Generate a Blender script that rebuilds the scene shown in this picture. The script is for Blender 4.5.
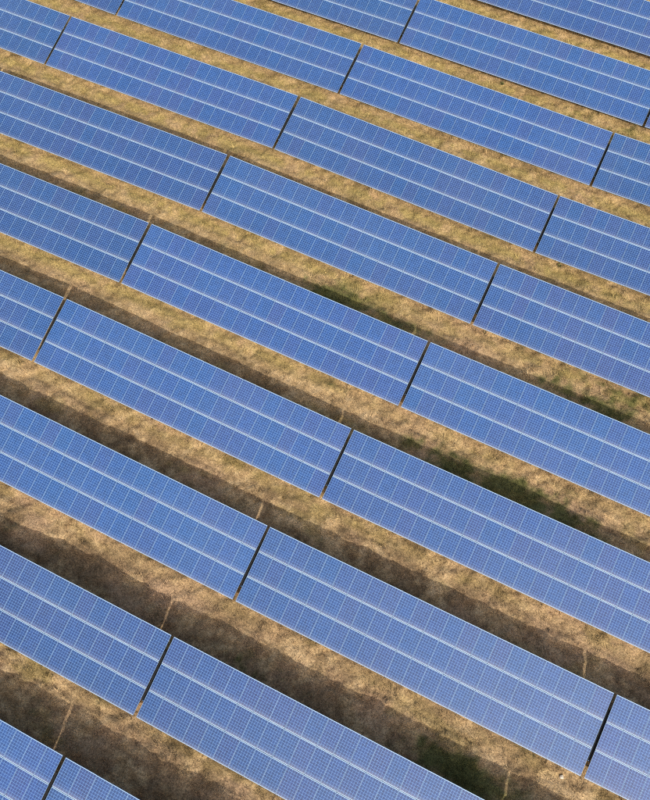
import bpy, math, random
import numpy as np
from mathutils import Matrix, Vector

scene = bpy.context.scene
for o in list(bpy.data.objects):
    bpy.data.objects.remove(o)
COL = scene.collection
random.seed(7)
rng = np.random.default_rng(11)

# ------------------------------------------------------------------ camera
CAM = np.array([2.629, 10.3986, 48.0081])
YAW, PITCH, ROLL = math.radians(-25.4131), math.radians(64.391), math.radians(0.5825)
fwd = Vector((math.sin(YAW) * math.cos(PITCH), math.cos(YAW) * math.cos(PITCH), -math.sin(PITCH)))
rt0 = Vector((math.cos(YAW), -math.sin(YAW), 0))
up0 = rt0.cross(fwd)
rgt = rt0 * math.cos(ROLL) + up0 * math.sin(ROLL)
upv = up0 * math.cos(ROLL) - rt0 * math.sin(ROLL)
cam_data = bpy.data.cameras.new('camera')
cam = bpy.data.objects.new('camera', cam_data)
COL.objects.link(cam)
m3 = Matrix((rgt, upv, -fwd)).transposed()
cam.matrix_world = Matrix.Translation(Vector(CAM)) @ m3.to_4x4()
cam_data.sensor_fit = 'AUTO'
cam_data.sensor_width = 36.0
cam_data.lens = 771.687 / 800 * 36.0
cam_data.clip_start = 0.5
cam_data.clip_end = 3000
scene.camera = cam

# ------------------------------------------------------------------ sky and sun
SUN_AZ, SUN_EL = math.radians(-39.15), math.radians(39.53)      # heading the light travels towards, height
world = bpy.data.worlds.new('World')
scene.world = world
world.use_nodes = True
wn = world.node_tree
wn.nodes.clear()
sky = wn.nodes.new('ShaderNodeTexSky')
sky.sky_type = 'NISHITA'
sky.sun_disc = False
sky.sun_elevation = SUN_EL
sky.sun_rotation = SUN_AZ + math.pi
sky.air_density = 1.0
sky.dust_density = 4.0
sky.ozone_density = 0.3
bg = wn.nodes.new('ShaderNodeBackground')
bg.inputs['Strength'].default_value = 0.15
wo = wn.nodes.new('ShaderNodeOutputWorld')
wn.links.new(sky.outputs[0], bg.inputs[0])
wn.links.new(bg.outputs[0], wo.inputs[0])
sun_data = bpy.data.lights.new('sun', 'SUN')
sun_data.energy = 2.4
sun_data.angle = math.radians(0.5)
sun_data.color = (1.0, 0.97, 0.92)
sun = bpy.data.objects.new('sun', sun_data)
COL.objects.link(sun)
ldir = Vector((math.sin(SUN_AZ) * math.cos(SUN_EL), math.cos(SUN_AZ) * math.cos(SUN_EL), -math.sin(SUN_EL)))
sun.rotation_euler = ldir.to_track_quat('-Z', 'Y').to_euler()
sun.location = (20, -20, 60)
vs = scene.view_settings
vs.view_transform = 'Standard'
vs.look = 'None'
vs.gamma = 1.0
vs.exposure = 0.5
vs.use_curve_mapping = False
scene.cycles.use_denoising = False
scene.cycles.pixel_filter_type = 'BLACKMAN_HARRIS'
scene.cycles.filter_width = 1.15
scene.cycles.max_bounces = 6

# ------------------------------------------------------------------ layout of the field
TILT, PITCH_Y, GAP, X0, SHEAR, LOW = math.radians(16.874), 8.2445, 0.2193, -10.329, 1.982, 0.7922
MW, MH, MG = 1.0, 1.65, 0.02                    # module width, height, joint
NX, NY = 22, 3
MGX = 0.2 / 21                                   # side joint
LEN = NX * MW + (NX - 1) * MGX
SLOPE = NY * MH + (NY - 1) * MG
XS = [0.001, 0.014, 0.002, -0.04, -0.012, 0.052, 0.012, -0.049, 0.02]
DY = [0.06, -0.066, 0.026, -0.018, -0.064, -0.014, 0.06, 0.096, -0.08]
GAPS = {(0,0):(-0.044,-0.39), (1,0):(-0.320,0.32), (2,0):(-0.328,0.12), (3,0):(-0.075,-0.11), (4,0):(0.140,-0.12),
        (5,0):(0.225,-0.13), (6,0):(-0.223,-0.66), (7,0):(-0.270,-1.16), (8,0):(-0.272,0.00), (2,1):(-0.454,0.36),
        (3,-1):(0.431,-0.23), (4,-1):(0.552,0.63), (5,-1):(0.663,-0.15), (6,-1):(0.356,-0.26), (7,-1):(-0.053,-0.78),
        (8,-1):(-0.187,0.00), (6,-2):(0.056,-0.58), (7,-2):(-0.196,0.00)}

def row_y(r):
    return r * PITCH_Y + (DY[r] if 0 <= r < 9 else 0.0)

def gap_x(r, c):
    return X0 + SHEAR * r + (XS[r] if 0 <= r < 9 else 0.0) + c * (LEN + GAP)

# the gentle undulation of the land: smooth field through the known table feet
KX = np.array([[gap_x(r, c), row_y(r)] for (r, c) in GAPS])
def kern(d2):
    return np.exp(-d2 / (2 * 11.0 ** 2))
_d2 = ((KX[:, None, :] - KX[None, :, :]) ** 2).sum(-1)
_A = kern(_d2) + 0.02 * np.eye(len(KX))
WZ = np.linalg.solve(_A, np.array([v[0] for v in GAPS.values()]))
WT = np.linalg.solve(_A + 0.1 * np.eye(len(KX)), np.array([v[1] for v in GAPS.values()]))
def field(x, y, w=WZ):
    x = np.asarray(x, float); y = np.asarray(y, float)
    out = np.zeros(np.broadcast(x, y).shape)
    for k in range(len(KX)):
        out = out + w[k] * kern((x - KX[k, 0]) ** 2 + (y - KX[k, 1]) ** 2)
    return out

# value noise for relief and for where which grass grows
_lat = rng.random((256, 256))
def vnoise(x, y, seed=0):
    x = np.asarray(x, float) + seed * 17.37
    y = np.asarray(y, float) + seed * 41.11
    xi = np.floor(x).astype(int); yi = np.floor(y).astype(int)
    fx = x - xi; fy = y - yi
    fx = fx * fx * (3 - 2 * fx); fy = fy * fy * (3 - 2 * fy)
    a = _lat[xi % 256, yi % 256]; b = _lat[(xi + 1) % 256, yi % 256]
    c = _lat[xi % 256, (yi + 1) % 256]; d = _lat[(xi + 1) % 256, (yi + 1) % 256]
    return (a * (1 - fx) + b * fx) * (1 - fy) + (c * (1 - fx) + d * fx) * fy
def fbm(x, y, seed=0, octs=4):
    s = 0; a = 0.5; t = 0
    for k in range(octs):
        s = s + a * vnoise(x * 2 ** k, y * 2 ** k, seed + k * 3); t += a; a *= 0.55
    return s / t

MOUNDS = []
def furrow(x, y):
    """broken wheel ruts and rills along the open strips, as depth 0..1"""
    r = np.floor((y + 4.0) / PITCH_Y)
    d = y - r * PITCH_Y
    out = 0
    for k, (o, w) in enumerate(((-0.95, 0.11), (-1.75, 0.15))):
        line = o + 0.9 * (fbm(x / 4.5, r * 7.3, 51 + k, 3) - 0.5)
        out = np.maximum(out, np.exp(-((d - line) / w) ** 2) * np.clip((fbm(x / 3.2, r * 3.1, 57 + k, 2) - 0.50) / 0.12, 0, 1))
    return out
def relief(x, y):
    m = 0
    for q, ra, h in MOUNDS:
        m = m + h * np.exp(-(((x - q[0]) / 1.5) ** 2 + (y - q[1]) ** 2) / ra ** 2)
    return (m - 0.11 * furrow(x, y) + 0.42 * (fbm(x / 0.9, y / 0.9, 1) - 0.5) + 0.32 * (fbm(x / 0.45, y / 0.45, 5, 3) - 0.5)
            + 0.22 * (fbm(x / 4.5, y / 3.5, 9, 2) - 0.5))
def ground_z(x, y):
    return field(x, y) - LOW + relief(x, y)

def pix_ground(px, py):
    """a point of the field, from where it lies in the photograph (used to lay the land out)"""
    d = np.array(fwd) * 771.687 + np.array(rgt) * (px - 325) - np.array(upv) * (py - 400)
    z = -LOW
    for _ in range(6):
        t = (z - CAM[2]) / d[2]
        q = CAM + t * d
        z = float(field(q[0], q[1])) - LOW
    return q

MOUNDS += [(pix_ground(px, py), ra, h) for px, py, ra, h in ((95, 548, 2.6, -0.32), (8, 522, 1.3, 0.30), (500, 470, 3.0, -0.22),
                                                            (160, 605, 1.6, 0.12), (140, 770, 2.2, 0.15), (620, 640, 2.4, -0.15))]

# ------------------------------------------------------------------ materials
def new_mat(name):
    m = bpy.data.materials.new(name)
    m.use_nodes = True
    nt = m.node_tree
    nt.nodes.clear()
    out = nt.nodes.new('ShaderNodeOutputMaterial')
    pr = nt.nodes.new('ShaderNodeBsdfPrincipled')
    nt.links.new(pr.outputs[0], out.inputs[0])
    return m, nt, pr

class NB:
    """small helper for chains of math and mix nodes"""
    def __init__(self, nt):
        self.nt = nt
    def put(self, sock, v):
        if isinstance(v, bpy.types.NodeSocket):
            self.nt.links.new(v, sock)
        else:
            sock.default_value = v
    def m(self, op, a, b=0.0, c=0.0):
        n = self.nt.nodes.new('ShaderNodeMath'); n.operation = op
        for s, v in zip(n.inputs, (a, b, c)):
            self.put(s, v)
        return n.outputs[0]
    def mix(self, f, a, b, blend='MIX'):
        n = self.nt.nodes.new('ShaderNodeMix'); n.data_type = 'RGBA'; n.blend_type = blend
        self.put(n.inputs[0], f); self.put(n.inputs[6], a); self.put(n.inputs[7], b)
        return n.outputs[2]
    def new(self, t):
        return self.nt.nodes.new(t)
    def noise(self, vec, scale, detail=3.0, rough=0.55):
        n = self.new('ShaderNodeTexNoise')
        self.put(n.inputs['Vector'], vec)
        n.inputs['Scale'].default_value = scale; n.inputs['Detail'].default_value = detail
        n.inputs['Roughness'].default_value = rough
        return n.outputs[0]
    def ramp(self, f, stops):
        n = self.new('ShaderNodeValToRGB')
        e = n.color_ramp.elements
        while len(e) < len(stops):
            e.new(0.5)
        for k, (p, c) in enumerate(stops):
            e[k].position = p; e[k].color = (*c, 1)
        self.put(n.inputs[0], f)
        return n.outputs[0]

def cell_material():
    m, nt, pr = new_mat('polycrystalline_cells')
    B = NB(nt)
    tc = B.new('ShaderNodeTexCoord')
    sep = B.new('ShaderNodeSeparateXYZ')
    nt.links.new(tc.outputs['Object'], sep.inputs[0])
    oi = B.new('ShaderNodeObjectInfo')
    rnd = oi.outputs['Random']
    cw, ch = 0.1628, 0.1580
    u = B.m('DIVIDE', B.m('ADD', sep.outputs[0], 3 * cw), cw)
    v = B.m('DIVIDE', B.m('ADD', sep.outputs[1], 5 * ch), ch)
    def line(t, half):
        f = B.m('FRACT', t)
        d = B.m('MINIMUM', f, B.m('SUBTRACT', 1.0, f))
        return B.m('LESS_THAN', d, half)
    gap = B.m('MAXIMUM', line(u, 0.036), line(v, 0.036))
    outu = B.m('GREATER_THAN', B.m('ABSOLUTE', B.m('SUBTRACT', u, 3.0)), 2.99)
    outv = B.m('GREATER_THAN', B.m('ABSOLUTE', B.m('SUBTRACT', v, 5.0)), 4.98)
    marg = B.m('MAXIMUM', outu, outv)
    # two silver ribbons along each string of cells
    fu = B.m('FRACT', u)
    bus = B.m('MAXIMUM', B.m('LESS_THAN', B.m('ABSOLUTE', B.m('SUBTRACT', fu, 0.27)), 0.010),
              B.m('LESS_THAN', B.m('ABSOLUTE', B.m('SUBTRACT', fu, 0.73)), 0.010))
    # every cell its own shade of blue
    cid = B.new('ShaderNodeCombineXYZ')
    B.put(cid.inputs[0], B.m('FLOOR', u)); B.put(cid.inputs[1], B.m('FLOOR', v)); B.put(cid.inputs[2], B.m('MULTIPLY', rnd, 91.7))
    wnz = B.new('ShaderNodeTexWhiteNoise'); wnz.noise_dimensions = '3D'
    nt.links.new(cid.outputs[0], wnz.inputs[0])
    grain_v = B.new('ShaderNodeVectorMath'); grain_v.operation = 'ADD'
    nt.links.new(tc.outputs['Object'], grain_v.inputs[0])
    off = B.new('ShaderNodeCombineXYZ'); B.put(off.inputs[0], B.m('MULTIPLY', rnd, 37.0)); B.put(off.inputs[1], B.m('MULTIPLY', rnd, 53.0))
    nt.links.new(off.outputs[0], grain_v.inputs[1])
    vor = B.new('ShaderNodeTexVoronoi'); vor.inputs['Scale'].default_value = 60
    nt.links.new(grain_v.outputs[0], vor.inputs['Vector'])
    gsep = B.new('ShaderNodeSeparateXYZ'); nt.links.new(vor.outputs['Color'], gsep.inputs[0])
    base = B.ramp(rnd, [(0.0, (0.022, 0.058, 0.225)), (0.3, (0.013, 0.062, 0.235)), (0.6, (0.009, 0.068, 0.245)),
                        (0.85, (0.013, 0.064, 0.250)), (1.0, (0.025, 0.060, 0.220))])
    base = B.mix(1.0, base, oi.outputs['Color'], 'MULTIPLY')          # batches of modules differ from table to table
    val = B.m('ADD', 0.48, B.m('ADD', B.m('MULTIPLY', wnz.outputs[0], 0.20), B.m('MULTIPLY', gsep.outputs[0], 0.14)))
    vv = B.new('ShaderNodeCombineXYZ')
    for k in range(3):
        B.put(vv.inputs[k], val)
    cell = B.mix(1.0, base, vv.outputs[0], 'MULTIPLY')
    c1 = B.mix(bus, cell, (0.07, 0.16, 0.36, 1))
    c2 = B.mix(gap, c1, (0.13, 0.28, 0.55, 1))
    c3 = B.mix(marg, c2, (0.32, 0.45, 0.56, 1))
    # thin dusty film, washed down towards the lower frame, plus a painted sheen
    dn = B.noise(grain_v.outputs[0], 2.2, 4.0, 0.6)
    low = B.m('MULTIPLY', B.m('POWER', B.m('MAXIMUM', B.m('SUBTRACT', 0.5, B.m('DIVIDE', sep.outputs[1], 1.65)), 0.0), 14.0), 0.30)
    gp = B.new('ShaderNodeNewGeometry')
    painted_sheen = B.noise(gp.outputs['Position'], 0.13, 3.0, 0.6)             # soft uneven sky sheen, painted into the glass colour across the field
    painted_sheen = B.m('MULTIPLY', B.m('MAXIMUM', B.m('SUBTRACT', painted_sheen, 0.42), 0.0), 0.07)
    dust_and_sheen = B.m('ADD', B.m('ADD', B.m('MULTIPLY', dn, 0.03), painted_sheen), low)
    c4 = B.mix(dust_and_sheen, c3, (0.46, 0.45, 0.44, 1))
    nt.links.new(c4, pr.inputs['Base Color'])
    pr.inputs['Roughness'].default_value = 0.55
    pr.inputs['Specular IOR Level'].default_value = 0.3
    pr.inputs['Coat Weight'].default_value = 0.9
    pr.inputs['Coat IOR'].default_value = 1.45
    B.put(pr.inputs['Coat Roughness'], B.m('ADD', 0.05, B.m('MULTIPLY', dn, 0.12)))
    return m

def metal(name, col, rough, metallic, nscale=18.0, amt=0.10):
    m, nt, pr = new_mat(name)
    B = NB(nt)
    tc = B.new('ShaderNodeTexCoord')
    n = B.noise(tc.outputs['Object'], nscale, 4.0)
    c = B.mix(n, (*[k * (1 - amt) for k in col], 1), (*[min(1, k * (1 + amt)) for k in col], 1))
    nt.links.new(c, pr.inputs['Base Color'])
    pr.inputs['Metallic'].default_value = metallic
    B.put(pr.inputs['Roughness'], B.m('ADD', rough, B.m('MULTIPLY', n, 0.15)))
    return m

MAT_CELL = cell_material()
MAT_ALU = metal('anodised_aluminium', (0.10, 0.21, 0.38), 0.5, 0.2)
MAT_STEEL = metal('galvanised_steel', (0.46, 0.47, 0.48), 0.45, 0.6, 9.0, 0.2)
MAT_BACK = metal('white_backsheet', (0.70, 0.70, 0.69), 0.6, 0.0, 3.0, 0.05)

# soil and thatch: colours come from the attribute 'tint' laid out below, broken up by fine noise
def earth_material(name, fine):
    m, nt, pr = new_mat(name)
    B = NB(nt)
    at = B.new('ShaderNodeAttribute'); at.attribute_name = 'tint'
    col = at.outputs['Color']
    if fine:
        geo = B.new('ShaderNodeNewGeometry')
        n1 = B.noise(geo.outputs['Position'], 9.0, 6.0, 0.75)
        n2 = B.noise(geo.outputs['Position'], 34.0, 3.0, 0.6)
        k = B.ramp(B.m('ADD', B.m('MULTIPLY', n1, 0.6), B.m('MULTIPLY', n2, 0.4)),
                   [(0.37, (0.25, 0.22, 0.20)), (0.50, (0.92, 0.91, 0.90)), (0.61, (1.60, 1.56, 1.50))])
        col = B.mix(1.0, col, k, 'MULTIPLY')
        bp = B.new('ShaderNodeBump'); bp.inputs['Strength'].default_value = 0.7; bp.inputs['Distance'].default_value = 0.05
        B.put(bp.inputs['Height'], B.m('ADD', n1, B.m('MULTIPLY', n2, 0.5)))
        nt.links.new(bp.outputs[0], pr.inputs['Normal'])
    nt.links.new(col, pr.inputs['Base Color'])
    pr.inputs['Roughness'].default_value = 0.9
    pr.inputs['Specular IOR Level'].default_value = 0.15
    return m
MAT_SOIL = earth_material('dry_soil_and_thatch', True)
MAT_GRASS = earth_material('dry_grass_blades', False)
MAT_WEED = earth_material('weed_leaves', False)

# ------------------------------------------------------------------ what grows where
GREEN_SPOTS = [(pix_ground(px, py), ra, w) for px, py, ra, w in (
    (342, 298, 1.5, 0.9), (385, 319, 1.2, 0.7), (460, 470, 1.5, 0.7), (515, 493, 1.8, 0.95), (425, 447, 1.3, 0.6), (570, 523, 1.4, 0.75),
    (450, 765, 1.4, 0.9), (485, 785, 1.4, 0.8), (560, 386, 1.2, 0.6), (600, 405, 1.4, 0.7), (590, 125, 2.5, 0.4), (495, 55, 3.5, 0.4), (240, 665, 1.6, 0.35), (25, 525, 0.8, 0.2),
    (600, 470, 2.0, 0.3), (475, 110, 3.0, 0.45), (620, 395, 2.2, 0.5), (30, 705, 1.6, 0.3))]
BARE_SPOTS = [(pix_ground(px, py), ra, w) for px, py, ra, w in (
    (470, 310, 2.6, 0.8), (455, 340, 1.6, 0.6), (400, 400, 2.2, 0.5), (555, 515, 2.5, 0.6), (170, 590, 2.2, 0.5), (300, 650, 2.5, 0.5),
    (30, 400, 2.4, 0.3), (420, 720, 2.0, 0.4), (590, 620, 2.0, 0.4), (600, 530, 2.0, 0.5), (90, 730, 2.2, 0.5))]
def tint_at(x, y):
    """straw, brown thatch, bare soil and green, mixed by place"""
    straw = np.array([0.395, 0.27, 0.135]); pale = np.array([0.51, 0.365, 0.20]); brown = np.array([0.20, 0.130, 0.068])
    soil = np.array([0.38, 0.25, 0.145]); green = np.array([0.090, 0.096, 0.028]); olive = np.array([0.30, 0.235, 0.075])
    n1 = fbm(x / 1.1, y / 1.1, 21, 4)[..., None]
    n2 = fbm(x / 3.6 + 0.3 * y / 3.6, y / 2.0, 31, 3)[..., None]
    n3 = fbm(x / 0.45, y / 0.45, 41, 3)[..., None]
    def st(v, a, b):
        t = np.clip((v - a) / (b - a), 0, 1); return t * t * (3 - 2 * t)
    c = straw + (pale - straw) * 0.8 * st(n3, 0.42, 0.75)
    near = 1 - st(y[..., None] + 0.25 * x[..., None], 6.0, 26.0)
    c = c + (brown - c) * (0.80 * st(n1 + 0.06 * near, 0.48, 0.62) + 0.08 * near)
    c = c + (brown * 0.8 - c) * 0.45 * st(1 - n3, 0.48, 0.72)
    c = c + (soil - c) * 0.7 * st(n2, 0.52, 0.72)
    c = c + (np.array([0.17, 0.115, 0.065]) - c) * 0.7 * furrow(x, y)[..., None]
    # dripping water greens the line below the lower table edges
    r = np.round((y + 0.4) / PITCH_Y)
    dist = (y - r * PITCH_Y)[..., None]
    drip = np.exp(-((dist + 0.35) / 0.55) ** 2)
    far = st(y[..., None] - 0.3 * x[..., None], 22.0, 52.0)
    c = c + (olive - c) * drip * (0.30 + 0.70 * far) * st(n1 + 0.3 * n3, 0.40, 0.70)
    g = np.zeros_like(n1); b = np.zeros_like(n1)
    for q, ra, w in GREEN_SPOTS:
        d2 = (((x - q[0]) / 2.3) ** 2 + ((y - q[1]) / 0.75) ** 2)[..., None]
        g = np.maximum(g, w * np.exp(-d2 / ra ** 2))
    for q, ra, w in BARE_SPOTS:
        d2 = (((x - q[0]) / 1.6) ** 2 + (y - q[1]) ** 2)[..., None]
        b = np.maximum(b, w * np.exp(-d2 / ra ** 2))
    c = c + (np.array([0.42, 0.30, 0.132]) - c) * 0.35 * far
    c = c + (soil * 1.12 - c) * b * st(n1, 0.3, 0.6)
    c = c + (green - c) * 0.92 * st(g + 0.7 * (n1 - 0.5) + 0.7 * (n3 - 0.5), 0.20, 0.72)
    g2 = st(fbm(x / 2.3, y / 1.5, 61, 3), 0.60, 0.78)[..., None]
    c = c + (olive * 0.8 - c) * g2 * 0.4
    return c, g[..., 0]

def mesh_from(name, verts, faces_flat, nper, mat, tint=None):
    me = bpy.data.meshes.new(name)
    nv, nf = len(verts), len(faces_flat) // nper
    me.vertices.add(nv)
    me.vertices.foreach_set('co', np.asarray(verts, np.float32).ravel())
    me.loops.add(nf * nper)
    me.loops.foreach_set('vertex_index', np.asarray(faces_flat, np.int32).ravel())
    me.polygons.add(nf)
    me.polygons.foreach_set('loop_start', np.arange(0, nf * nper, nper, dtype=np.int32))
    me.update(calc_edges=True)
    if tint is not None:
        a = me.color_attributes.new('tint', 'FLOAT_COLOR', 'POINT')
        rgba = np.ones((nv, 4), np.float32); rgba[:, :3] = tint
        a.data.foreach_set('color', rgba.ravel())
    me.materials.append(mat)
    return me

# ------------------------------------------------------------------ the ground, one sheet: fine in the field, coarse to the horizon
def axis(lo, hi, step):
    fine = np.arange(lo, hi + 1e-6, step)
    out = step * 1.5 * 1.35 ** np.arange(0, 26)
    out = np.cumsum(out)
    return np.concatenate([(lo - out)[::-1], fine, hi + out])
gx, gy = axis(-58.0, 26.0, 0.15), axis(-5.0, 90.0, 0.15)
GX, GY = np.meshgrid(gx, gy)
GZ = ground_z(GX, GY)
nxg, nyg = len(gx), len(gy)
idx = np.arange(nxg * nyg).reshape(nyg, nxg)
faces = np.stack([idx[:-1, :-1], idx[:-1, 1:], idx[1:, 1:], idx[1:, :-1]], -1).reshape(-1)
gt, _ = tint_at(GX.ravel(), GY.ravel())
gme = mesh_from('ground', np.stack([GX.ravel(), GY.ravel(), GZ.ravel()], -1), faces, 4, MAT_SOIL, gt)
gme.polygons.foreach_set('use_smooth', np.ones(len(gme.polygons), bool))
ground = bpy.data.objects.new('ground', gme)
COL.objects.link(ground)
ground['kind'] = 'structure'
ground['label'] = 'dry straw coloured field under and between the solar rows'

# ------------------------------------------------------------------ shared meshes of the tables
def box_mesh(name, sx, sy, sz, mats, zc=0.0, top=0):
    x, y, z = sx / 2, sy / 2, sz / 2
    v = [(-x, -y, zc - z), (x, -y, zc - z), (x, y, zc - z), (-x, y, zc - z), (-x, -y, zc + z), (x, -y, zc + z), (x, y, zc + z), (-x, y, zc + z)]
    f = [(0, 3, 2, 1), (4, 5, 6, 7), (0, 1, 5, 4), (1, 2, 6, 5), (2, 3, 7, 6), (3, 0, 4, 7)]
    me = bpy.data.meshes.new(name)
    me.from_pydata(v, [], f)
    for mm in mats:
        me.materials.append(mm)
    if len(mats) > 1:
        for k, p in enumerate(me.polygons):
            p.material_index = top if k == 1 else 1
    me.update()
    return me

def profile_mesh(name, pts, length, mat, axis_='X'):
    """an open profile (a C or Z section) with real thickness, swept along its length"""
    n = len(pts)
    v, f = [], []
    for s in (-length / 2, length / 2):
        for a, b in pts:
            v.append((s, a, b) if axis_ == 'X' else ((a, b, s) if axis_ == 'Z' else (a, s, b)))
    for k in range(n):
        f.append((k, (k + 1) % n, n + (k + 1) % n, n + k))
    f.append(tuple(range(n - 1, -1, -1))); f.append(tuple(range(n, 2 * n)))
    me = bpy.data.meshes.new(name)
    me.from_pydata(v, [], f)
    me.materials.append(mat)
    me.update()
    return me

def c_section(w, h, t):
    return [(-w / 2, -h / 2), (w / 2, -h / 2), (w / 2, -h / 2 + t), (-w / 2 + t, -h / 2 + t), (-w / 2 + t, h / 2 - t), (w / 2, h / 2 - t), (w / 2, h / 2), (-w / 2, h / 2)]

def frame_mesh():
    """aluminium rim of a module: outer wall, lip on the glass, inner wall"""
    o = [(-MW / 2, -MH / 2), (MW / 2, -MH / 2), (MW / 2, MH / 2), (-MW / 2, MH / 2)]
    lip = 0.006
    i = [(-MW / 2 + lip, -MH / 2 + lip), (MW / 2 - lip, -MH / 2 + lip), (MW / 2 - lip, MH / 2 - lip), (-MW / 2 + lip, MH / 2 - lip)]
    v = [(*p, -0.040) for p in o] + [(*p, -0.0012) for p in o]
    ch = 0.0012
    v += [(p[0] * (1 - ch / MW * 2), p[1] * (1 - ch / MH * 2), 0.0) for p in o]
    v += [(*p, 0.0) for p in i] + [(*p, -0.040) for p in i]
    f = []
    for k in range(4):
        n = (k + 1) % 4
        for a in range(4):
            f.append((a * 4 + k, a * 4 + n, a * 4 + 4 + n, a * 4 + 4 + k))
        f.append((16 + k, 16 + n, n, k))
    me = bpy.data.meshes.new('frame')
    me.from_pydata(v, [], f)
    me.materials.append(MAT_ALU)
    me.update()
    return me

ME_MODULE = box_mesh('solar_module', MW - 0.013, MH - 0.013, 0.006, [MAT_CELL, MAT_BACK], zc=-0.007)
ME_FRAME = frame_mesh()
ME_JBOX = box_mesh('junction_box', 0.12, 0.10, 0.025, [metal('black_plastic', (0.02, 0.02, 0.02), 0.5, 0.0)], zc=-0.026)
ME_PURLIN = profile_mesh('purlin', c_section(0.05, 0.07, 0.004), LEN - 0.03, MAT_STEEL)
RAF_LEN = SLOPE * 0.86
ME_RAFTER = profile_mesh('rafter', c_section(0.06, 0.11, 0.005), RAF_LEN, MAT_STEEL, 'Y')
V_FRONT, V_REAR = 0.22 * SLOPE, 0.74 * SLOPE
UNDER = 0.04 + 0.07 + 0.11
def post_len(v):
    return LOW + v * math.sin(TILT) - UNDER + 0.75
ME_POST_F = profile_mesh('front_post', c_section(0.07, 0.10, 0.006), post_len(V_FRONT), MAT_STEEL, 'Z')
ME_POST_R = profile_mesh('rear_post', c_section(0.07, 0.10, 0.006), post_len(V_REAR), MAT_STEEL, 'Z')
ME_BRACE = profile_mesh('brace', c_section(0.04, 0.04, 0.004), 1.50, MAT_STEEL, 'Y')

ME_CONDUIT = profile_mesh('cable_conduit', c_section(0.20, 0.07, 0.006), 0.62 * SLOPE, metal('black_conduit', (0.004, 0.004, 0.004), 0.8, 0.0), 'Y')
ME_CLIP = box_mesh('clip', 0.06, 0.05, 0.06, [MAT_ALU])

def part(name, me, parent, mat_local):
    o = bpy.data.objects.new(name, me)
    COL.objects.link(o)
    o.parent = parent
    o.matrix_basis = mat_local
    return o

def solar_table(r, c, label):
    """the table between gap c-1 (left) and gap c (right) of row r"""
    xa, xb = gap_x(r, c - 1) + GAP / 2, gap_x(r, c) - GAP / 2
    y = row_y(r)
    za, zb = float(field(gap_x(r, c - 1), y)), float(field(gap_x(r, c), y))
    t = TILT + math.radians(0.5 * (float(field(gap_x(r, c - 1), y, WT)) + float(field(gap_x(r, c), y, WT))))
    mid = Vector(((xa + xb) / 2, y, (za + zb) / 2))
    ux = Vector((xb - xa, 0, zb - za)).normalized()
    uy = Vector((0, math.cos(t), math.sin(t)))
    uy = (uy - ux * uy.dot(ux)).normalized()
    uz = ux.cross(uy)
    R = Matrix((ux, uy, uz)).transposed()
    root = bpy.data.objects.new('solar_table', None)
    root.empty_display_size = 0.5
    COL.objects.link(root)
    base = Vector((mid.x, mid.y, mid.z - LOW))
    root.location = base
    root['label'] = label
    root['category'] = 'solar panel'
    root['group'] = 'solar tables standing in rows on the field'
    P = Matrix.Translation(mid - base) @ R.to_4x4()              # plane of the glass, origin at the middle of the lower edge
    jr = random.Random(r * 31 + c)
    bv = jr.uniform(0.86, 1.12)
    batch = (bv * jr.uniform(0.9, 1.25), bv * jr.uniform(0.96, 1.06), bv, 1)
    for i in range(NX):
        for j in range(NY):
            x = -LEN / 2 + MW / 2 + i * (MW + MGX)
            v = MH / 2 + j * (MH + MG)
            jig = Matrix.Rotation(jr.gauss(0, 0.0022), 4, 'X') @ Matrix.Rotation(jr.gauss(0, 0.0022), 4, 'Y')
            mo = part('solar_module', ME_MODULE, root, P @ Matrix.Translation((x + jr.gauss(0, .0015), v + jr.gauss(0, .002), jr.uniform(-.002, .002))) @ jig)
            mo.color = batch
            part('frame', ME_FRAME, mo, Matrix.Identity(4))
    for j in range(NY):
        for s in (-0.27, 0.27):
            v = MH / 2 + j * (MH + MG) + s * MH
            part('purlin', ME_PURLIN, root, P @ Matrix.Translation((jr.uniform(-.03, .03), v, -0.040 - 0.035 - 0.003)))
    for k in range(7):
        x = -LEN / 2 + 1.1 + k * (LEN - 2.2) / 6
        part('rafter', ME_RAFTER, root, P @ Matrix.Translation((x, SLOPE / 2, -0.043 - 0.07 - 0.055 - 0.002)))
        for nm, me, v in (('front_post', ME_POST_F, V_FRONT), ('rear_post', ME_POST_R, V_REAR)):
            topp = P @ Vector((x, v, -UNDER - 0.006))
            part(nm, me, root, Matrix.Translation((topp.x + 0.068, topp.y, topp.z + 0.06 - post_len(v) / 2)))
        b0 = P @ Vector((x - 0.055, V_REAR - 1.05, -UNDER + 0.05))
        pr = P @ Vector((x, V_REAR, -UNDER))
        b1 = Vector((b0.x, pr.y, pr.z - 1.0))
        d = b1 - b0
        part('brace', ME_BRACE, root, Matrix.Translation((b0 + b1) / 2) @ d.to_track_quat('Y', 'Z').to_matrix().to_4x4())
    # black cable conduit under the joint to the next table, held by a clip at the lower end
    cx = LEN / 2 + GAP / 2
    co = part('cable_conduit', ME_CONDUIT, root, P @ Matrix.Translation((cx, 0.49 * SLOPE, -0.20)))
    part('clip', ME_CLIP, co, Matrix.Translation((0.02, -0.30 * SLOPE, 0.02)))
    return root

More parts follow.
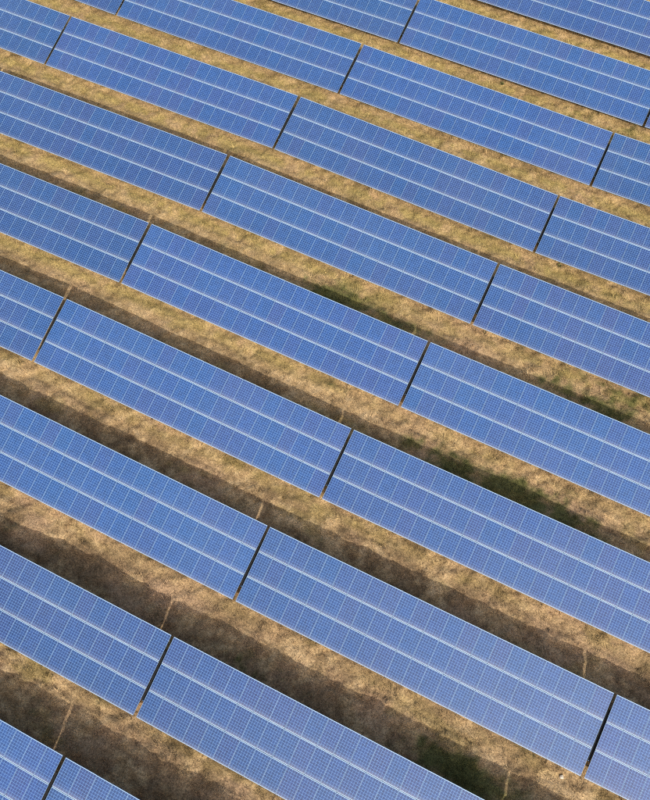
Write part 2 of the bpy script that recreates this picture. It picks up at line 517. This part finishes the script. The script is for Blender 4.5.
# ------------------------------------------------------------------ which tables the photograph shows
def to_px(p):
    q = Vector(p) - Vector(CAM)
    w = q.dot(fwd)
    return 325 + 771.687 * q.dot(rgt) / w, 400 - 771.687 * q.dot(upv) / w
def in_view(r, c, pad=0.0):
    for i in range(45):
        for j in range(9):
            x = gap_x(r, c - 1) + GAP / 2 + LEN * i / 44
            v = SLOPE * j / 8
            y = row_y(r)
            z = float(field(x, y)) + v * math.sin(TILT)
            px, py = to_px((x, y + v * math.cos(TILT), z))
            if -pad < px < 650 + pad and -pad < py < 800 + pad:
                return True
    return False
ORD = ['first', 'second', 'third', 'fourth', 'fifth', 'sixth', 'seventh', 'eighth', 'ninth', 'tenth', 'eleventh', 'twelfth', 'thirteenth']
SPOT = {1: ['the only one in view'],
        2: ['on the left of its gap', 'on the right of its gap'],
        3: ['leftmost, cut by the picture edge', 'whole one in the middle', 'rightmost, cut by the picture edge'],
        4: ['leftmost one', 'second from the left', 'second from the right', 'rightmost one']}
LAYOUT = []
for r in range(-1, 13):
    LAYOUT.append((r, [c for c in range(-4, 5) if in_view(r, c)]))
BESIDE = [(r, c) for r in range(-1, 13) for c in range(-4, 5) if in_view(r, c, 60) and not in_view(r, c)]
LAYOUT = [(r, cs) for r, cs in LAYOUT if cs]
for n, (r, cs) in enumerate(LAYOUT):
    print('row', r, cs)
    for k, c in enumerate(cs):
        solar_table(r, c, 'blue solar table in the %s row from the bottom, %s' % (ORD[n], SPOT[len(cs)][k]))

SEEN = {}
for r, c in BESIDE:                                   # just outside the picture; their shadows reach into it
    row = [n for n, (rr, cs) in enumerate(LAYOUT) if rr == r]
    if row:
        side = 'right' if c > max(LAYOUT[row[0]][1]) else 'left'
        lab = 'continuing the %s row from the bottom outside the %s edge' % (ORD[row[0]], side)
    else:
        lab = 'of the next row %s the picture' % ('below' if r < 5 else 'above')
    k = SEEN.get(lab, 0); SEEN[lab] = k + 1
    solar_table(r, c, ('blue solar table ' if not k else '%s blue solar table ' % ORD[k]) + lab)

# ------------------------------------------------------------------ dry grass
def in_quad(x, y, pad=2.5):
    q = np.stack([x, y, field(x, y) - LOW], -1) - CAM
    w = q @ np.array(fwd)
    px = 325 + 771.687 * (q @ np.array(rgt)) / w
    py = 400 - 771.687 * (q @ np.array(upv)) / w
    e = pad * 14
    return (px > -e) & (px < 650 + e) & (py > -e) & (py < 800 + e)

def tufts(N, smin, smax, NBL, spread, thr, bright, seed, lean0, lean1):
    tx = rng.uniform(-57, 25, N); ty = rng.uniform(-4, 89, N)
    r_ = np.floor((ty + 0.9) / PITCH_Y)
    dy_ = ty - r_ * PITCH_Y                       # 0 at the lower edge of the table, SLOPE*cos at the upper edge
    keep = ((dy_ < 0.9) | (dy_ > SLOPE * math.cos(TILT) - 1.3)) & in_quad(tx, ty)
    dens = fbm(tx / 0.9, ty / 0.9, seed, 3)
    keep &= rng.random(N) < np.clip(thr + 2.2 * (dens - 0.32), 0.06, 1)
    tx, ty = tx[keep], ty[keep]
    nt_ = len(tx)
    print('tufts', nt_)
    tc_, tg_ = tint_at(tx, ty)
    size = (smin + (smax - smin) * fbm(tx / 1.6, ty / 1.6, seed + 10, 3) ** 1.5) * rng.uniform(0.6, 1.5, nt_) * (1 + 0.5 * tg_)
    hd = 2 * np.pi * fbm(tx / 2.5, ty / 2.5, seed + 20, 2) * 2          # which way the straw has been blown
    ang = hd[:, None] + rng.normal(0, 1.1, (nt_, NBL))
    lean = rng.uniform(lean0, lean1, (nt_, NBL))
    ln = size[:, None] * rng.uniform(0.6, 1.3, (nt_, NBL))
    wd = 0.016 + 0.08 * size[:, None] * rng.uniform(0.5, 1.2, (nt_, NBL))
    bx = tx[:, None] + rng.normal(0, spread, (nt_, NBL)); by = ty[:, None] + rng.normal(0, spread, (nt_, NBL))
    bz = ground_z(bx.ravel(), by.ravel()).reshape(bx.shape) - 0.012
    ox, oy = -np.sin(ang) * wd / 2, np.cos(ang) * wd / 2
    ex = bx + np.cos(ang) * np.sin(lean) * ln; ey = by + np.sin(ang) * np.sin(lean) * ln; ez = bz + np.cos(lean) * ln + 0.012
    V = np.stack([np.stack([bx - ox, by - oy, bz], -1), np.stack([bx + ox, by + oy, bz], -1), np.stack([ex, ey, ez], -1)], 2).reshape(-1, 3)
    shade = rng.uniform(0.70, 1.25, (nt_, NBL, 1)) * rng.uniform(0.7, 1.3, (nt_, 1, 1))
    T = np.clip(np.repeat((tc_[:, None, :] * bright * shade)[:, :, None, :], 3, axis=2).reshape(-1, 3), 0, 0.8)
    return V, T
V1, T1 = tufts(300000, 0.055, 0.20, 6, 0.05, 0.25, 1.08, 71, 0.2, 1.2)
V2, T2 = tufts(45000, 0.14, 0.36, 12, 0.07, 0.0, 1.15, 75, 0.5, 1.35)
V = np.concatenate([V1, V2]); T = np.concatenate([T1, T2])
gm = mesh_from('dry_grass', V, np.arange(len(V)), 3, MAT_GRASS, T)
grass = bpy.data.objects.new('dry_grass', gm)
COL.objects.link(grass)
grass['kind'] = 'stuff'
grass['label'] = 'short dry straw and green grass growing between the solar rows'
grass['category'] = 'grass'

# ------------------------------------------------------------------ single weeds and a pale stone that stand out
def weed(px, py, rad, hgt, nleaf, col, label):
    q = pix_ground(px, py)
    rr = random.Random(int(px * 7 + py))
    vs_, fs, ts = [], [], []
    for k in range(nleaf):
        a = rr.uniform(0, 2 * math.pi); ti = rr.uniform(0.1, 1.2); L_ = hgt * rr.uniform(0.6, 1.15); w = 0.03 + 0.05 * rr.random()
        ro = rad * 0.25 * math.sqrt(rr.random()); b0 = Vector((math.cos(a) * ro, math.sin(a) * ro, -0.03))
        d = Vector((math.cos(a) * math.sin(ti), math.sin(a) * math.sin(ti), math.cos(ti)))
        s = Vector((-math.sin(a), math.cos(a), 0)) * w
        m_ = b0 + d * L_ * 0.55; e_ = b0 + d * L_ + Vector((0, 0, -0.12 * L_)) + Vector((math.cos(a), math.sin(a), 0)) * rad * 0.3
        n0 = len(vs_)
        vs_ += [b0, m_ - s, e_, m_ + s]
        fs += [n0, n0 + 1, n0 + 2, n0 + 3]
        t_ = rr.uniform(0.6, 1.3)
        ts += [[c * t_ for c in col]] * 4
    me = mesh_from('weed', np.array([tuple(v) for v in vs_]), fs, 4, MAT_WEED, np.array(ts))
    o = bpy.data.objects.new('weed', me)
    COL.objects.link(o)
    o.location = (q[0], q[1], float(ground_z(q[0], q[1])))
    o['label'] = label; o['category'] = 'weed'; o['group'] = 'single weeds on the grass strips'
weed(559, 266, 0.16, 0.24, 26, (0.17, 0.15, 0.06), 'small dark weed at the lower table edge right of the picture centre')
weed(485, 332, 0.12, 0.18, 18, (0.19, 0.15, 0.07), 'tiny brown weed just below the table edge in the fifth grass strip')
weed(502, 84, 0.15, 0.22, 26, (0.16, 0.16, 0.06), 'dark green weed on the narrow grass strip near the top right')

def stone(px, py, s, label):
    q = pix_ground(px, py)
    rr = random.Random(px)
    import bmesh
    bm = bmesh.new()
    bmesh.ops.create_icosphere(bm, subdivisions=2, radius=s)
    for v in bm.verts:
        v.co *= rr.uniform(0.82, 1.12)
        v.co.z *= 0.6
    me = bpy.data.meshes.new('stone'); bm.to_mesh(me); bm.free()
    me.materials.append(metal('pale_stone', (0.58, 0.50, 0.38), 0.85, 0.0, 14.0, 0.2))
    o = bpy.data.objects.new('stone', me)
    COL.objects.link(o)
    o.location = (q[0], q[1], float(ground_z(q[0], q[1])) + s * 0.35)
    o['label'] = label; o['category'] = 'stone'
stone(562, 777, 0.13, 'pale stone on the dry grass near the bottom right gap')
